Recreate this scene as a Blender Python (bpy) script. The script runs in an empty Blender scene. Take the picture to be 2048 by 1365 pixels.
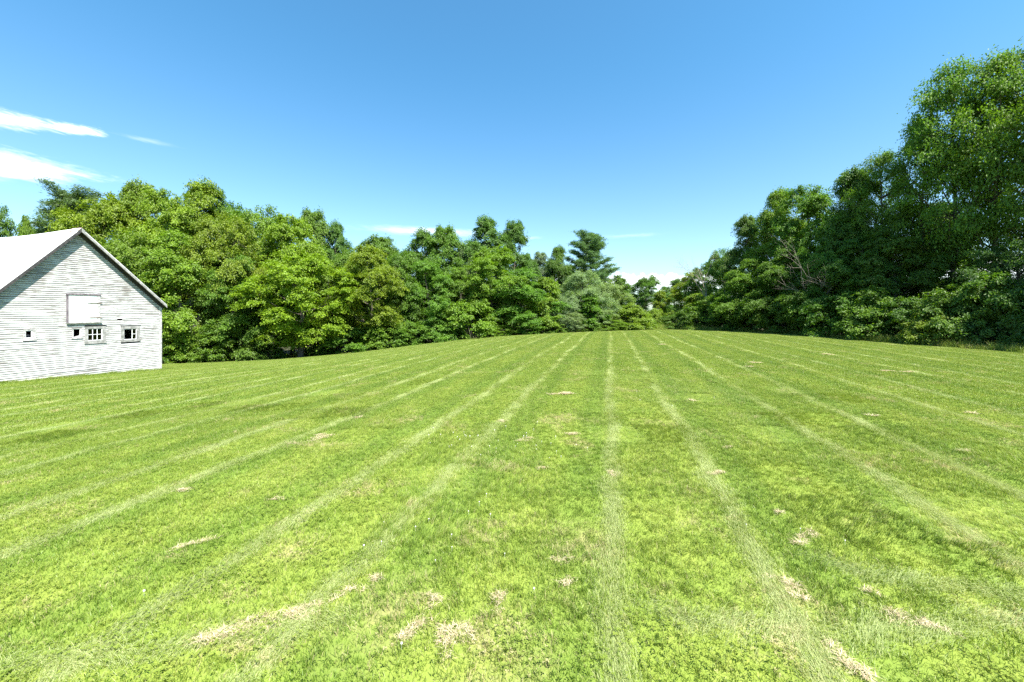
import bpy, math, random
import numpy as np
from mathutils import Vector, Matrix
SC = bpy.context.scene
COL = SC.collection
R = math.radians

# ------------------------------------------------------------------ camera
F, HX, HY, CAMZ = 780.0, 1024.0, 620.0, 2.4       # focal length, principal point (photo pixels), eye height
cam = bpy.data.cameras.new('camera'); camo = bpy.data.objects.new('camera', cam); COL.objects.link(camo)
cam.sensor_width = 36.0; cam.lens = 36.0 * F / 2048.0
cam.shift_y = -(682.5 - HY) / 2048.0
cam.clip_start = 0.05; cam.clip_end = 5000
camo.location = (0, 0, CAMZ); camo.rotation_euler = (R(90), 0, 0)
SC.camera = camo

# ------------------------------------------------------------------ light
SUN_AZ, SUN_EL = 140.0, 57.0                      # degrees clockwise from +Y (view direction); elevation
sdir = Vector((math.sin(R(SUN_AZ)) * math.cos(R(SUN_EL)), math.cos(R(SUN_AZ)) * math.cos(R(SUN_EL)), math.sin(R(SUN_EL))))
sl = bpy.data.lights.new('sun', 'SUN'); sl.energy = 3.7; sl.angle = R(0.53); sl.color = (1.0, 0.955, 0.87)
so = bpy.data.objects.new('sun', sl); COL.objects.link(so); so.location = (30, -30, 60)
so.rotation_euler = sdir.to_track_quat('Z', 'Y').to_euler()
EXPOSURE = 2.05
SKY_STRENGTH = 0.059
SC.view_settings.view_transform = 'Standard'; SC.view_settings.look = 'None'
SC.view_settings.exposure = EXPOSURE; SC.view_settings.gamma = 1.0; SC.view_settings.use_curve_mapping = False
cy = SC.cycles
cy.max_bounces = 8; cy.diffuse_bounces = 5; cy.glossy_bounces = 2; cy.transmission_bounces = 5; cy.use_denoising = False; cy.transparent_max_bounces = 6
cy.sample_clamp_indirect = 6.0


class NT:
    """small node-graph helper"""
    def __init__(s, tree): s.t = tree; s.n = tree.nodes; s.l = tree.links
    def new(s, typ, **kw):
        nd = s.n.new(typ)
        for k, v in kw.items(): setattr(nd, k, v)
        return nd
    def put(s, sock, v):
        if isinstance(v, bpy.types.NodeSocket): s.l.new(v, sock)
        elif v is not None:
            if hasattr(sock.default_value, '__len__') and not hasattr(v, '__len__'): v = (v,) * len(sock.default_value)
            if hasattr(v, '__len__') and len(v) == 3 and len(sock.default_value) == 4: v = (*v, 1)
            sock.default_value = v
    def m(s, op, a, b=None, c=None, clamp=False):
        nd = s.new('ShaderNodeMath', operation=op, use_clamp=clamp)
        for i, v in enumerate((a, b, c)):
            if v is not None: s.put(nd.inputs[i], v)
        return nd.outputs[0]
    def vm(s, op, a, b=None, out=0):
        nd = s.new('ShaderNodeVectorMath', operation=op)
        s.put(nd.inputs[0], a)
        if b is not None: s.put(nd.inputs[1], b)
        return nd.outputs[out]
    def smooth(s, v, a, b, lo=0.0, hi=1.0):
        nd = s.new('ShaderNodeMapRange', interpolation_type='SMOOTHSTEP')
        for i, x in enumerate((v, a, b, lo, hi)): s.put(nd.inputs[i], x)
        return nd.outputs[0]
    def mix(s, f, a, b, blend='MIX'):
        nd = s.new('ShaderNodeMix', data_type='RGBA', blend_type=blend)
        s.put(nd.inputs[0], f); s.put(nd.inputs[6], a); s.put(nd.inputs[7], b)
        return nd.outputs[2]
    def noise(s, vec, scale, detail=3.0, rough=0.55, dist=0.0, col=False):
        nd = s.new('ShaderNodeTexNoise')
        s.put(nd.inputs['Vector'], vec); s.put(nd.inputs['Scale'], scale); s.put(nd.inputs['Detail'], detail)
        s.put(nd.inputs['Roughness'], rough); s.put(nd.inputs['Distortion'], dist)
        return nd.outputs[1 if col else 0]
    def sep(s, v):
        nd = s.new('ShaderNodeSeparateXYZ'); s.put(nd.inputs[0], v); return nd.outputs
    def comb(s, x, y, z):
        nd = s.new('ShaderNodeCombineXYZ')
        for i, v in enumerate((x, y, z)): s.put(nd.inputs[i], v)
        return nd.outputs[0]
    def attr(s, name, typ='GEOMETRY'):
        nd = s.new('ShaderNodeAttribute', attribute_name=name, attribute_type=typ); return nd.outputs
    def ramp(s, f, stops):
        nd = s.new('ShaderNodeValToRGB'); e = nd.color_ramp.elements
        while len(e) < len(stops): e.new(0.5)
        for el, (p, c) in zip(e, stops): el.position = p; el.color = (*c, 1)
        s.put(nd.inputs[0], f); return nd.outputs[0]


# ------------------------------------------------------------------ sky
W = bpy.data.worlds.new('World'); SC.world = W; W.use_nodes = True
w = NT(W.node_tree); w.n.clear()
sky = w.new('ShaderNodeTexSky', sky_type='NISHITA', sun_disc=False)
sky.sun_elevation = R(SUN_EL); sky.sun_rotation = R(SUN_AZ); sky.altitude = 100; sky.air_density = 1.0; sky.dust_density = 0.8; sky.ozone_density = 1.6
tc = w.new('ShaderNodeTexCoord').outputs['Generated']
dx, dy, dz = w.sep(tc)
az = w.m('MULTIPLY', w.m('ARCTAN2', dx, dy), 57.29578)          # degrees right of the view direction
el = w.m('MULTIPLY', w.m('ARCSINE', dz), 57.29578)
ae = w.comb(az, el, 0.0)
warp = w.noise(w.comb(w.m('MULTIPLY', az, 0.16), w.m('MULTIPLY', el, 0.55), 3.1), 1.0, 5.0, 0.62)
fine = w.noise(w.comb(w.m('MULTIPLY', az, 0.5), w.m('MULTIPLY', el, 2.0), 9.7), 1.0, 5.0, 0.65)
fib = w.noise(w.comb(w.m('MULTIPLY', az, 0.9), w.m('ADD', w.m('MULTIPLY', el, 6.0), w.m('MULTIPLY', az, 0.8)), 2.7), 1.0, 4.0, 0.6)
wv = w.m('ADD', w.m('MULTIPLY', w.m('SUBTRACT', warp, 0.5), 1.7), w.m('ADD', w.m('MULTIPLY', w.m('SUBTRACT', fine, 0.5), 0.9), w.m('MULTIPLY', w.m('SUBTRACT', fib, 0.5), 0.9)))
def cloud(ca, ce, ra, re, slope, soft, amt, wob=1.0):
    a = w.m('SUBTRACT', az, ca)
    e = w.m('SUBTRACT', w.m('SUBTRACT', el, ce), w.m('MULTIPLY', a, slope))
    q = w.m('SQRT', w.m('ADD', w.m('POWER', w.m('DIVIDE', w.m('ABSOLUTE', a), ra), 2.0), w.m('POWER', w.m('DIVIDE', w.m('ABSOLUTE', e), re), 2.0)))
    return w.m('MULTIPLY', w.smooth(w.m('ADD', w.m('SUBTRACT', 1.0, q), w.m('MULTIPLY', wv, wob)), 0.0, soft), amt)
cl = [cloud(-56, 12.35, 11.5, 1.7, 0.10, 0.95, 0.95, 0.55), cloud(-57, 15.75, 10.5, 1.05, 0.15, 1.05, 0.9, 0.8),
      cloud(-48, 17.05, 2.8, 0.6, 0.05, 0.9, 0.7, 1.1), cloud(-43, 17.6, 3.0, 0.3, 0.0, 1.3, 0.14, 1.0), cloud(-12, 11.1, 13.5, 0.8, 0.0, 1.3, 0.55, 0.55),
      cloud(-9, 10.8, 4.0, 0.5, 0.02, 1.0, 0.3, 0.9), cloud(2.5, 10.4, 3.0, 0.3, 0.03, 1.2, 0.2, 1.0), cloud(17, 10.3, 5.0, 0.4, 0.0, 1.4, 0.16, 1.0),
      cloud(-75, 11, 10, 1.5, -0.03, 0.8, 0.8, 0.8), cloud(70, 9, 12, 1.0, 0.02, 1.0, 0.5, 1.0)]
# small cumulus heads low over the far trees
vor = w.noise(w.comb(w.m('MULTIPLY', az, 0.55), 0.0, 1.7), 1.0, 3.0, 0.6)
vor2 = w.noise(w.comb(w.m('MULTIPLY', az, 1.5), w.m('MULTIPLY', el, 1.3), 4.2), 1.0, 3.0, 0.6)
htop = w.m('ADD', 2.6, w.m('ADD', w.m('MULTIPLY', vor, 3.0), w.m('MULTIPLY', vor2, 1.6)))
cum = w.m('MULTIPLY', w.smooth(w.m('SUBTRACT', htop, el), 0.0, 0.45), w.smooth(el, 2.0, 4.2))
cl.append(w.m('MULTIPLY', cum, 0.75))
tot = cl[0]
for c in cl[1:]: tot = w.m('MAXIMUM', tot, c)
skyc = w.mix(1.0, sky.outputs[0], w.mix(w.smooth(el, 2.0, 34.0), (0.86, 1.02, 1.06), (0.52, 1.04, 1.16)), 'MULTIPLY')   # clear, deep summer blue away from the horizon
ccol = w.mix(fine, (8.2, 8.4, 9.0), (10.5, 10.3, 10.3))
bg = w.new('ShaderNodeBackground'); w.put(bg.inputs[0], w.mix(tot, skyc, ccol)); bg.inputs[1].default_value = SKY_STRENGTH
wo = w.new('ShaderNodeOutputWorld'); w.l.new(bg.outputs[0], wo.inputs[0])

# ------------------------------------------------------------------ helpers
def tag(o, label=None, cat=None, group=None, kind=None):
    if label: o['label'] = label
    if cat: o['category'] = cat
    if group: o['group'] = group
    if kind: o['kind'] = kind
    return o
def link(name, me, mat=None, parent=None):
    o = bpy.data.objects.new(name, me); COL.objects.link(o)
    if mat is not None and me is not None and not me.materials: me.materials.append(mat)
    if parent is not None: o.parent = parent
    return o
def mk(name, V, Fc, attrs=None, smooth=False):
    """mesh from arrays; every face has the same number of corners"""
    V = np.asarray(V, dtype=np.float32).reshape(-1, 3); Fc = np.asarray(Fc, dtype=np.int32)
    k = Fc.shape[1]; me = bpy.data.meshes.new(name)
    me.vertices.add(len(V)); me.vertices.foreach_set('co', V.ravel())
    me.loops.add(Fc.size); me.loops.foreach_set('vertex_index', Fc.ravel())
    me.polygons.add(len(Fc)); me.polygons.foreach_set('loop_start', np.arange(0, Fc.size, k, dtype=np.int32))
    for nme, arr in (attrs or {}).items():
        a = me.attributes.new(nme, 'FLOAT', 'POINT'); a.data.foreach_set('value', np.asarray(arr, dtype=np.float32))
    me.update(calc_edges=True)
    me.polygons.foreach_set('use_smooth', np.full(len(Fc), bool(smooth)))
    return me
def tube(path, rad, sides=6):
    path = np.asarray(path, float); rad = np.asarray(rad, float); n = len(path)
    t = np.gradient(path, axis=0); t /= np.linalg.norm(t, axis=1)[:, None] + 1e-9
    ref = np.where(np.abs(t[:, 2:3]) > 0.9, np.array([[1., 0, 0]]), np.array([[0, 0, 1.]]))
    a = np.cross(t, ref); a /= np.linalg.norm(a, axis=1)[:, None] + 1e-9
    b = np.cross(t, a)
    ang = np.linspace(0, 2 * np.pi, sides, endpoint=False)
    V = path[:, None, :] + rad[:, None, None] * (np.cos(ang)[None, :, None] * a[:, None, :] + np.sin(ang)[None, :, None] * b[:, None, :])
    Fc = []
    for i in range(n - 1):
        for j in range(sides):
            k = (j + 1) % sides
            Fc.append((i * sides + j, i * sides + k, (i + 1) * sides + k, (i + 1) * sides + j))
    return V.reshape(-1, 3), np.array(Fc)
class Acc:
    def __init__(s): s.V = []; s.F = []; s.n = 0
    def add(s, V, Fc): s.V.append(np.asarray(V)); s.F.append(np.asarray(Fc) + s.n); s.n += len(V)
    def tube(s, p, r, k=6): s.add(*tube(p, r, k))
    def box(s, x0, x1, y0, y1, z0, z1):
        s.add([(x0,y0,z0),(x1,y0,z0),(x1,y1,z0),(x0,y1,z0),(x0,y0,z1),(x1,y0,z1),(x1,y1,z1),(x0,y1,z1)],
              [(0,3,2,1),(4,5,6,7),(0,1,5,4),(1,2,6,5),(2,3,7,6),(3,0,4,7)])
    def hexa(s, P): s.add(P, [(0,3,2,1),(4,5,6,7),(0,1,5,4),(1,2,6,5),(2,3,7,6),(3,0,4,7)])
    def mesh(s, name, smooth=False): return mk(name, np.concatenate(s.V), np.concatenate(s.F), smooth=smooth)
def material(name):
    m = bpy.data.materials.new(name); m.use_nodes = True
    t = NT(m.node_tree); t.n.clear()
    out = t.new('ShaderNodeOutputMaterial'); return m, t, out
def principled(t, out, color, rough=0.7, spec=0.3, metal=0.0, bump=None, bs=0.3, bd=0.01):
    p = t.new('ShaderNodeBsdfPrincipled'); t.put(p.inputs['Base Color'], color); t.put(p.inputs['Roughness'], rough)
    t.put(p.inputs['Specular IOR Level'], spec); t.put(p.inputs['Metallic'], metal)
    if bump is not None:
        b = t.new('ShaderNodeBump'); b.inputs['Strength'].default_value = bs; b.inputs['Distance'].default_value = bd
        t.put(b.inputs['Height'], bump); t.l.new(b.outputs[0], p.inputs['Normal'])
    t.l.new(p.outputs[0], out.inputs[0]); return p

# ------------------------------------------------------------------ terrain
CTRL = np.array([(0,0,0),(5,3,0),(-4,3,0),(0,6,0),(6,8,0),(-5,8,-.12),(-12,5,-.35),(-10,12,-.5),(12,12,0),(20,15,.02),(29,22,0),(20,30,.03),(24,41,0),
    (14.5,50,-.29),(4.9,50,-.68),(-7.5,47,-1.34),(-18.3,44,-2.45),(-26.9,40,-2.83),(-32.4,36,-2.62),(-21.6,24,-1.29),(-23.2,17.7,-.95),
    (0,25,-.08),(0,15,0),(10,30,-.04),(-10,25,-.8),(-10,35,-1.3),(0,38,-.35),(-35,60,-4.2),(-10,65,-3),(10,70,-1.8),(23,60,-.5),(27,75,-.9),(40,50,-.5),
    (45,25,-.3),(-45,20,-2),(-40,0,-1.4),(0,-15,0),(30,0,0),(-25,-10,-.8),(60,80,-1.5),(0,110,-4),(-60,60,-5),(-60,100,-6),(60,120,-3)], float)
def _phi(r2): return 0.5 * r2 * np.log(r2 + 1e-9)
def _solve():
    P = CTRL[:, :2] / 30.0; n = len(P)
    K = _phi(((P[:, None] - P[None]) ** 2).sum(-1)) + np.eye(n) * 0.004
    Q = np.hstack([np.ones((n, 1)), P]); A = np.zeros((n + 3, n + 3)); A[:n, :n] = K; A[:n, n:] = Q; A[n:, :n] = Q.T
    return P, np.linalg.solve(A, np.concatenate([CTRL[:, 2], np.zeros(3)]))
_P, _W = _solve()
def ground(x, y):
    x = np.atleast_1d(np.asarray(x, float)); y = np.atleast_1d(np.asarray(y, float))
    q = np.stack([x, y], -1).reshape(-1, 2); q2 = np.clip(q, [-75, -30], [75, 125]) / 30.0
    z = _phi(((q2[:, None] - _P[None]) ** 2).sum(-1)) @ _W[:-3] + _W[-3] + q2 @ _W[-2:]
    r = np.hypot(q[:, 0], q[:, 1] - 30); k = np.clip((r - 70) / 60, 0, 1); k = k * k * (3 - 2 * k)
    z = z * (1 - k) + (-4.0) * k
    return z.reshape(x.shape)
def gz(x, y): return float(ground(x, y)[0])
def at(px, Y): return (px - HX) / F * Y
# lawn outline (X, Y), the far edge follows the foot of the trees
EDGE_PX = [(-400,30),(0,33),(322,36.5),(500,40.5),(700,44.5),(900,47.5),(1100,50.5),(1250,51.5),(1300,58),(1322,66),(1338,66),(1350,52),(1400,47.5),(1500,42.5),(1600,37.5),(1750,29.5),(1900,24.8),(2048,21.5),(2300,17),(2700,13)]
EDGE = [(at(p, Y), Y) for p, Y in EDGE_PX]
def lawn_mask(x, y):
    """signed metres inside the lawn's far edge (positive = lawn)"""
    ang = np.arctan2(x, np.maximum(y, 0.01)); r = np.hypot(x, y)
    ea = np.array([math.atan2(a, b) for a, b in EDGE]); er = np.array([math.hypot(a, b) for a, b in EDGE])
    return np.interp(ang, ea, er) - r
def axis(lo, hi, fine_lo, fine_hi, step):
    a = list(np.arange(fine_lo, fine_hi + 1e-6, step)); s = step; v = fine_hi
    while v < hi: s *= 1.35; v += s; a.append(min(v, hi))
    s = step; v = fine_lo; b = []
    while v > lo: s *= 1.35; v -= s; b.append(max(v, lo))
    return np.array(b[::-1] + a)
gx = axis(-1500, 1500, -45, 45, 0.6); gy = axis(-400, 2500, -6, 80, 0.6)
GX, GY = np.meshgrid(gx, gy); GZ = ground(GX, GY)
ny, nx = GX.shape; idx = np.arange(nx * ny).reshape(ny, nx)
FQ = np.stack([idx[:-1, :-1], idx[:-1, 1:], idx[1:, 1:], idx[1:, :-1]], -1).reshape(-1, 4)
lm = np.clip(lawn_mask(GX, GY) / 1.2 + 0.5, 0, 1); lm = np.where(GY < 0, 1.0, lm) * (np.hypot(GX, GY) < 300)
ground_me = mk('ground', np.stack([GX, GY, GZ], -1).reshape(-1, 3), FQ, {'lawn': lm.ravel()}, smooth=True)

# ------------------------------------------------------------------ grass colour (shared by blades and soil)
MD = (math.sin(R(14.1)), math.cos(R(14.1)))        # mowing direction, parallel to the barn's gable wall
MU = (MD[1], -MD[0])                               # across the mowing direction
STRIPES = [-23.8,-21.5,-20.2,-17.9,-16.6,-14.3,-13.0,-10.7,-9.4,-7.1,-5.83,-3.53,-2.26,0.04,1.41,3.78,5.22,7.7,9.1,11.3,12.7,15.0,16.4,18.7,20.1,22.4,23.8]
WORN = [(-0.95, 3.05, .55), (-0.1, 2.75, .5), (0.75, 4.0, .5), (-2.2, 3.9, .35), (2.3, 3.2, .4)]
def grass_color(t):
    pos = t.new('ShaderNodeNewGeometry').outputs['Position']
    x, y, z = t.sep(pos)
    flat = t.comb(x, y, 0.0)
    big = t.noise(flat, 0.35, 3.0, 0.6)
    mid = t.noise(t.vm('ADD', flat, (31, 7, 0)), 1.7, 4.0, 0.62)
    small = t.noise(t.vm('ADD', flat, (3, 77, 0)), 7.0, 4.0, 0.65)
    u = t.m('ADD', t.m('MULTIPLY', x, MU[0]), t.m('MULTIPLY', y, MU[1]))
    v = t.m('ADD', t.m('MULTIPLY', x, MD[0]), t.m('MULTIPLY', y, MD[1]))
    along = t.noise(t.comb(t.m('MULTIPLY', u, 1.1), t.m('MULTIPLY', v, 0.12), 5.0), 1.0, 4.0, 0.6)
    f = t.m('ADD', t.m('MULTIPLY', mid, 0.5), t.m('ADD', t.m('MULTIPLY', big, 0.25), t.m('MULTIPLY', along, 0.25)))
    green = t.ramp(f, [(0.28, (0.102, 0.178, 0.018)), (0.45, (0.160, 0.238, 0.027)), (0.57, (0.210, 0.274, 0.040)), (0.74, (0.275, 0.305, 0.070))])
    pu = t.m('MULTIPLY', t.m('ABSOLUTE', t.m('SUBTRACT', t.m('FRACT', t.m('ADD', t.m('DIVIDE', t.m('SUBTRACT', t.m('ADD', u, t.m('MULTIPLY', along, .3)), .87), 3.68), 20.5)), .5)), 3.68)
    dark_band = t.m('MULTIPLY', t.m('MULTIPLY', t.smooth(pu, .78, .95), t.smooth(pu, 1.55, 1.2)), .55)      # darker, greener bands beside the wheel lines
    green = t.mix(dark_band, green, t.mix(1.0, green, (0.58, 0.76, 0.62), 'MULTIPLY'))
    # thin, dry places: clippings and thatch left by the mower
    dryf = t.m('MULTIPLY', t.smooth(t.noise(t.vm('ADD', flat, (55, 21, 0)), 0.9, 5.0, 0.66), 0.52, 0.74), t.smooth(small, 0.38, 0.66))
    for wx, wy, wr in WORN:                          # worn, thin turf near the house
        d = t.vm('LENGTH', t.vm('SUBTRACT', flat, (wx, wy, 0)), out=1)
        dryf = t.m('MAXIMUM', dryf, t.m('MULTIPLY', t.smooth(t.m('ADD', d, t.m('MULTIPLY', mid, wr * 1.2)), wr * 1.9, wr * .5), t.smooth(small, .36, .68, .08, .62)))
    return green, dryf, small, f, flat

mat_ground, t, out = material('lawn_soil')
green, dryf, small, f, flat = grass_color(t)
lawnc = t.mix(0.30, green, (0.17, 0.18, 0.055))
lawnc = t.mix(t.m('MULTIPLY', dryf, 0.8), lawnc, (0.34, 0.27, 0.14))
wood = t.ramp(small, [(0.3, (0.028, 0.022, 0.012)), (0.55, (0.05, 0.045, 0.02)), (0.75, (0.05, 0.075, 0.02))])
principled(t, out, t.mix(t.attr('lawn')[2], wood, lawnc), 0.9, 0.1, bump=small, bs=0.6, bd=0.03)
ground_o = tag(link('ground', ground_me, mat_ground), kind='structure')

def blade_material(name, pale=0.0, straw=False):
    m, t, out = material(name)
    rnd = t.attr('rnd')[2]; tip = t.attr('tip')[2]
    if straw:
        c = t.ramp(rnd, [(0.0, (0.33, 0.24, 0.14)), (0.4, (0.53, 0.42, 0.27)), (0.8, (0.63, 0.54, 0.38)), (1.0, (0.40, 0.38, 0.16))])
    else:
        green, dryf, small, f, flat = grass_color(t)
        c = t.mix(t.smooth(rnd, 0.15, 1.0), t.mix(1.0, green, (0.72, 0.86, 0.75), 'MULTIPLY'), t.mix(1.0, green, (1.22, 1.12, 1.1), 'MULTIPLY'))
        drysel = t.m('MAXIMUM', t.m('MULTIPLY', t.smooth(t.m('ADD', rnd, t.m('MULTIPLY', dryf, 0.9)), 0.88, 1.05), 1.0), t.m('MULTIPLY', dryf, 0.35))
        c = t.mix(drysel, c, (0.45, 0.375, 0.215))
        c = t.mix(t.m('MULTIPLY', tip, 0.30), c, (0.30, 0.33, 0.08))
        if pale: c = t.mix(pale, c, (0.53, 0.58, 0.27))  # brighter reflection off bent blades, and pale undersides, mixed into the colour
    df = t.new('ShaderNodeBsdfDiffuse'); t.put(df.inputs[0], c)
    tr = t.new('ShaderNodeBsdfTranslucent'); t.put(tr.inputs[0], t.mix(1.0, c, (1.15, 1.1, 0.6), 'MULTIPLY'))
    mx = t.new('ShaderNodeMixShader'); mx.inputs[0].default_value = 0.15 if straw else 0.34
    t.l.new(df.outputs[0], mx.inputs[1]); t.l.new(tr.outputs[0], mx.inputs[2])
    gl = t.new('ShaderNodeBsdfGlossy'); gl.inputs['Roughness'].default_value = 0.45; t.put(gl.inputs[0], (0.9, 0.95, 0.85))
    m2 = t.new('ShaderNodeMixShader'); m2.inputs[0].default_value = 0.02
    t.l.new(mx.outputs[0], m2.inputs[1]); t.l.new(gl.outputs[0], m2.inputs[2]); t.l.new(m2.outputs[0], out.inputs[0])
    return m
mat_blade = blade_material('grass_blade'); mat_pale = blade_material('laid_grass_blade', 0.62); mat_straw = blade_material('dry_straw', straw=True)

rng = np.random.default_rng(7)
def blades(n, sx, sy, lmin, lmax, wmin, wmax, lean, heading=None, hspread=math.pi, clump=0.0, gauss=False):
    P = np.stack([(rng.random(n) - .5) * sx, (rng.random(n) - .5) * sy, np.zeros(n)], -1)
    if gauss: P[:, 1] = rng.normal(0, .34, n) * sy; P[:, 0] = rng.normal(0, .38, n) * sx
    if clump: 
        k = rng.integers(0, max(2, int(n / 45)), n); cc = (rng.random((k.max() + 1, 2)) - .5) * [sx, sy]
        sel = rng.random(n) < clump; P[sel, :2] = cc[k[sel]] + rng.normal(0, .022, (sel.sum(), 2))
    L = lmin + (lmax - lmin) * rng.random(n) ** 1.4; Wd = wmin + (wmax - wmin) * rng.random(n)
    h = (0 if heading is None else heading) + (rng.random(n) * 2 - 1) * hspread if heading is None else heading + rng.normal(0, hspread, n)
    ln = np.clip(rng.normal(lean, .22, n), .05, 1.25)
    D = np.stack([np.cos(h), np.sin(h), np.zeros(n)], -1); fa = rng.random(n) * math.pi
    B = np.stack([np.cos(fa), np.sin(fa), np.zeros(n)], -1)
    up = np.array([0, 0, 1.])
    def pt(s): return P + D * (L * np.sin(ln * s) * s)[:, None] + up * (L * s * np.cos(ln * s))[:, None]
    p0, p1, p2 = pt(0.0), pt(.55), pt(1.0)
    V = np.stack([p0 - B * Wd[:, None] / 2, p0 + B * Wd[:, None] / 2, p1 + B * Wd[:, None] * .42, p1 - B * Wd[:, None] * .42, p2], 1)
    o = np.arange(n)[:, None] * 5
    Fc = np.stack([o + [0, 1, 2], o + [0, 2, 3], o + [3, 2, 4]], 1).reshape(-1, 3)
    return V.reshape(-1, 3), Fc, np.repeat(rng.random(n), 5), np.tile([0, 0, .6, .6, 1.], n)
def clover(n, s):
    """three-leaflet clover leaves on short stems"""
    Vs = []; k = rng.integers(0, 9, n); cc = (rng.random((9, 2)) - .5) * s
    P = np.stack([*(cc[k] + rng.normal(0, .11, (n, 2))).T, rng.uniform(.03, .06, n)], -1); r = rng.uniform(.006, .0115, n); a0 = rng.random(n) * 6.28
    for j in range(3):
        a = a0 + j * 2.094; D = np.stack([np.cos(a), np.sin(a), rng.uniform(-.1, .35, n)], -1); B = np.stack([-np.sin(a), np.cos(a), np.zeros(n)], -1)
        q = [P, P + D * r[:, None] * .9 + B * r[:, None] * .62, P + D * r[:, None] * 1.7, P + D * r[:, None] * .9 - B * r[:, None] * .62]
        Vs.append(np.stack(q, 1))
    V = np.concatenate(Vs, 0); m = len(V); o = np.arange(m)[:, None] * 4
    Fc = np.stack([o + [0, 1, 2], o + [0, 2, 3]], 1).reshape(-1, 3)
    return V.reshape(-1, 3), Fc, np.repeat(np.tile(rng.random(n), 3) * .5 + .4, 4), np.full(m * 4, .75)
def join(parts):
    n = 0; V = []; Fc = []; a = []; b = []
    for v, f_, r_, t_ in parts: V.append(v); Fc.append(f_ + n); a.append(r_); b.append(t_); n += len(v)
    return np.concatenate(V), np.concatenate(Fc), {'rnd': np.concatenate(a), 'tip': np.concatenate(b)}
def tile_collection(name, specs, mat):
    c = bpy.data.collections.new(name)
    for i, parts in enumerate(specs):
        V, Fc, at_ = join(parts); me = mk('%s_%02d' % (name, i), V, Fc, at_); me.materials.append(mat)
        c.objects.link(bpy.data.objects.new('%s_%02d' % (name, i), me))
    return c
lawn_tiles = tile_collection('lawn_tile',
    [[blades(6500, 1.02, 1.02, .035, .085, .003, .0058, .62, clump=.45)] for _ in range(2)] +
    [[blades(5200, 1.02, 1.02, .030, .080, .003, .0058, .62, clump=.4), clover(330, .95)] for _ in range(2)] +
    [[blades(5600, 1.02, 1.02, .030, .075, .003, .0055, .85, heading=0.6, hspread=.7, clump=.4)],
     [blades(6000, 1.02, 1.02, .04, .125, .003, .006, .7, heading=2.2, hspread=.9, clump=.6)],
     [blades(2600, 1.02, 1.02, .040, .085, .007, .012, .60, clump=.3)], [blades(2600, 1.02, 1.02, .035, .085, .007, .012, .7, clump=.3)]], mat_blade)
comb_tiles = tile_collection('comb_tile', [[blades(760, .55, .30, .05, .11, .0026, .0046, 1.05, heading=math.pi * (i % 2) + .2, hspread=.45, gauss=True)] for i in range(4)] +
    [[blades(420, .55, .30, .05, .12, .006, .010, .95, heading=math.pi * (i % 2), hspread=.45, gauss=True)] for i in range(2)], mat_pale)
tall_tiles = tile_collection('tall_tile', [[blades(420, 1.0, 1.0, .18, .60, .006, .012, .45, clump=.5)] for _ in range(3)], mat_blade)

def scatter(name, coll, pts, label, cat):
    """pts: (x, y, spin, sx, sy, sz, index) rows; one stuff object whose points carry the tiles"""
    pts = np.asarray(pts, float); n = len(pts); z = ground(pts[:, 0], pts[:, 1]); e = .2
    nx_ = -(ground(pts[:, 0] + e, pts[:, 1]) - z) / e; ny_ = -(ground(pts[:, 0], pts[:, 1] + e) - z) / e
    rot = np.zeros((n, 3))
    for i in range(n):
        q = Vector((0, 0, 1)).rotation_difference(Vector((nx_[i], ny_[i], 1)).normalized()).to_matrix() @ Matrix.Rotation(pts[i, 2], 3, 'Z')
        rot[i] = q.to_euler()
    me = bpy.data.meshes.new(name); me.vertices.add(n); me.vertices.foreach_set('co', np.stack([pts[:, 0], pts[:, 1], z], -1).astype(np.float32).ravel())
    a = me.attributes.new('rot', 'FLOAT_VECTOR', 'POINT'); a.data.foreach_set('vector', rot.astype(np.float32).ravel())
    a = me.attributes.new('scl', 'FLOAT_VECTOR', 'POINT'); a.data.foreach_set('vector', pts[:, 3:6].astype(np.float32).ravel())
    a = me.attributes.new('idx', 'INT', 'POINT'); a.data.foreach_set('value', pts[:, 6].astype(np.int32))
    o = link(name, me); tag(o, label, cat, kind='stuff')
    g = bpy.data.node_groups.new(name, 'GeometryNodeTree')
    g.interface.new_socket('Geometry', in_out='INPUT', socket_type='NodeSocketGeometry'); g.interface.new_socket('Geometry', in_out='OUTPUT', socket_type='NodeSocketGeometry')
    N = g.nodes.new; gi = N('NodeGroupInput'); go = N('NodeGroupOutput'); ip = N('GeometryNodeInstanceOnPoints'); ci = N('GeometryNodeCollectionInfo')
    ci.inputs[0].default_value = coll; ci.inputs['Separate Children'].default_value = True; ci.inputs['Reset Children'].default_value = True
    def na(nm, ty): q = N('GeometryNodeInputNamedAttribute'); q.data_type = ty; q.inputs[0].default_value = nm; return q.outputs[0]
    L = g.links.new; L(gi.outputs[0], ip.inputs['Points']); L(ci.outputs[0], ip.inputs['Instance']); ip.inputs['Pick Instance'].default_value = True
    L(na('idx', 'INT'), ip.inputs['Instance Index']); L(na('rot', 'FLOAT_VECTOR'), ip.inputs['Rotation']); L(na('scl', 'FLOAT_VECTOR'), ip.inputs['Scale'])
    L(ip.outputs[0], go.inputs[0])
    md = o.modifiers.new('scatter', 'NODES'); md.node_group = g
    return o
def inview(x, y, m=3.0): return (y > .6) & (np.abs(x) < 1.36 * y + m)

# the barn's foot (used to keep grass out of the building)
BX, BY = at(322, 24.0), 24.0
def in_barn(x, y):
    qx, qy = x - BX, y - BY; s = qx * MD[0] + qy * MD[1]; d = -(qx * MU[0] + qy * MU[1])
    return (s > -7.6) & (s < 0.05) & (d > 0.0) & (d < 13)

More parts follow.
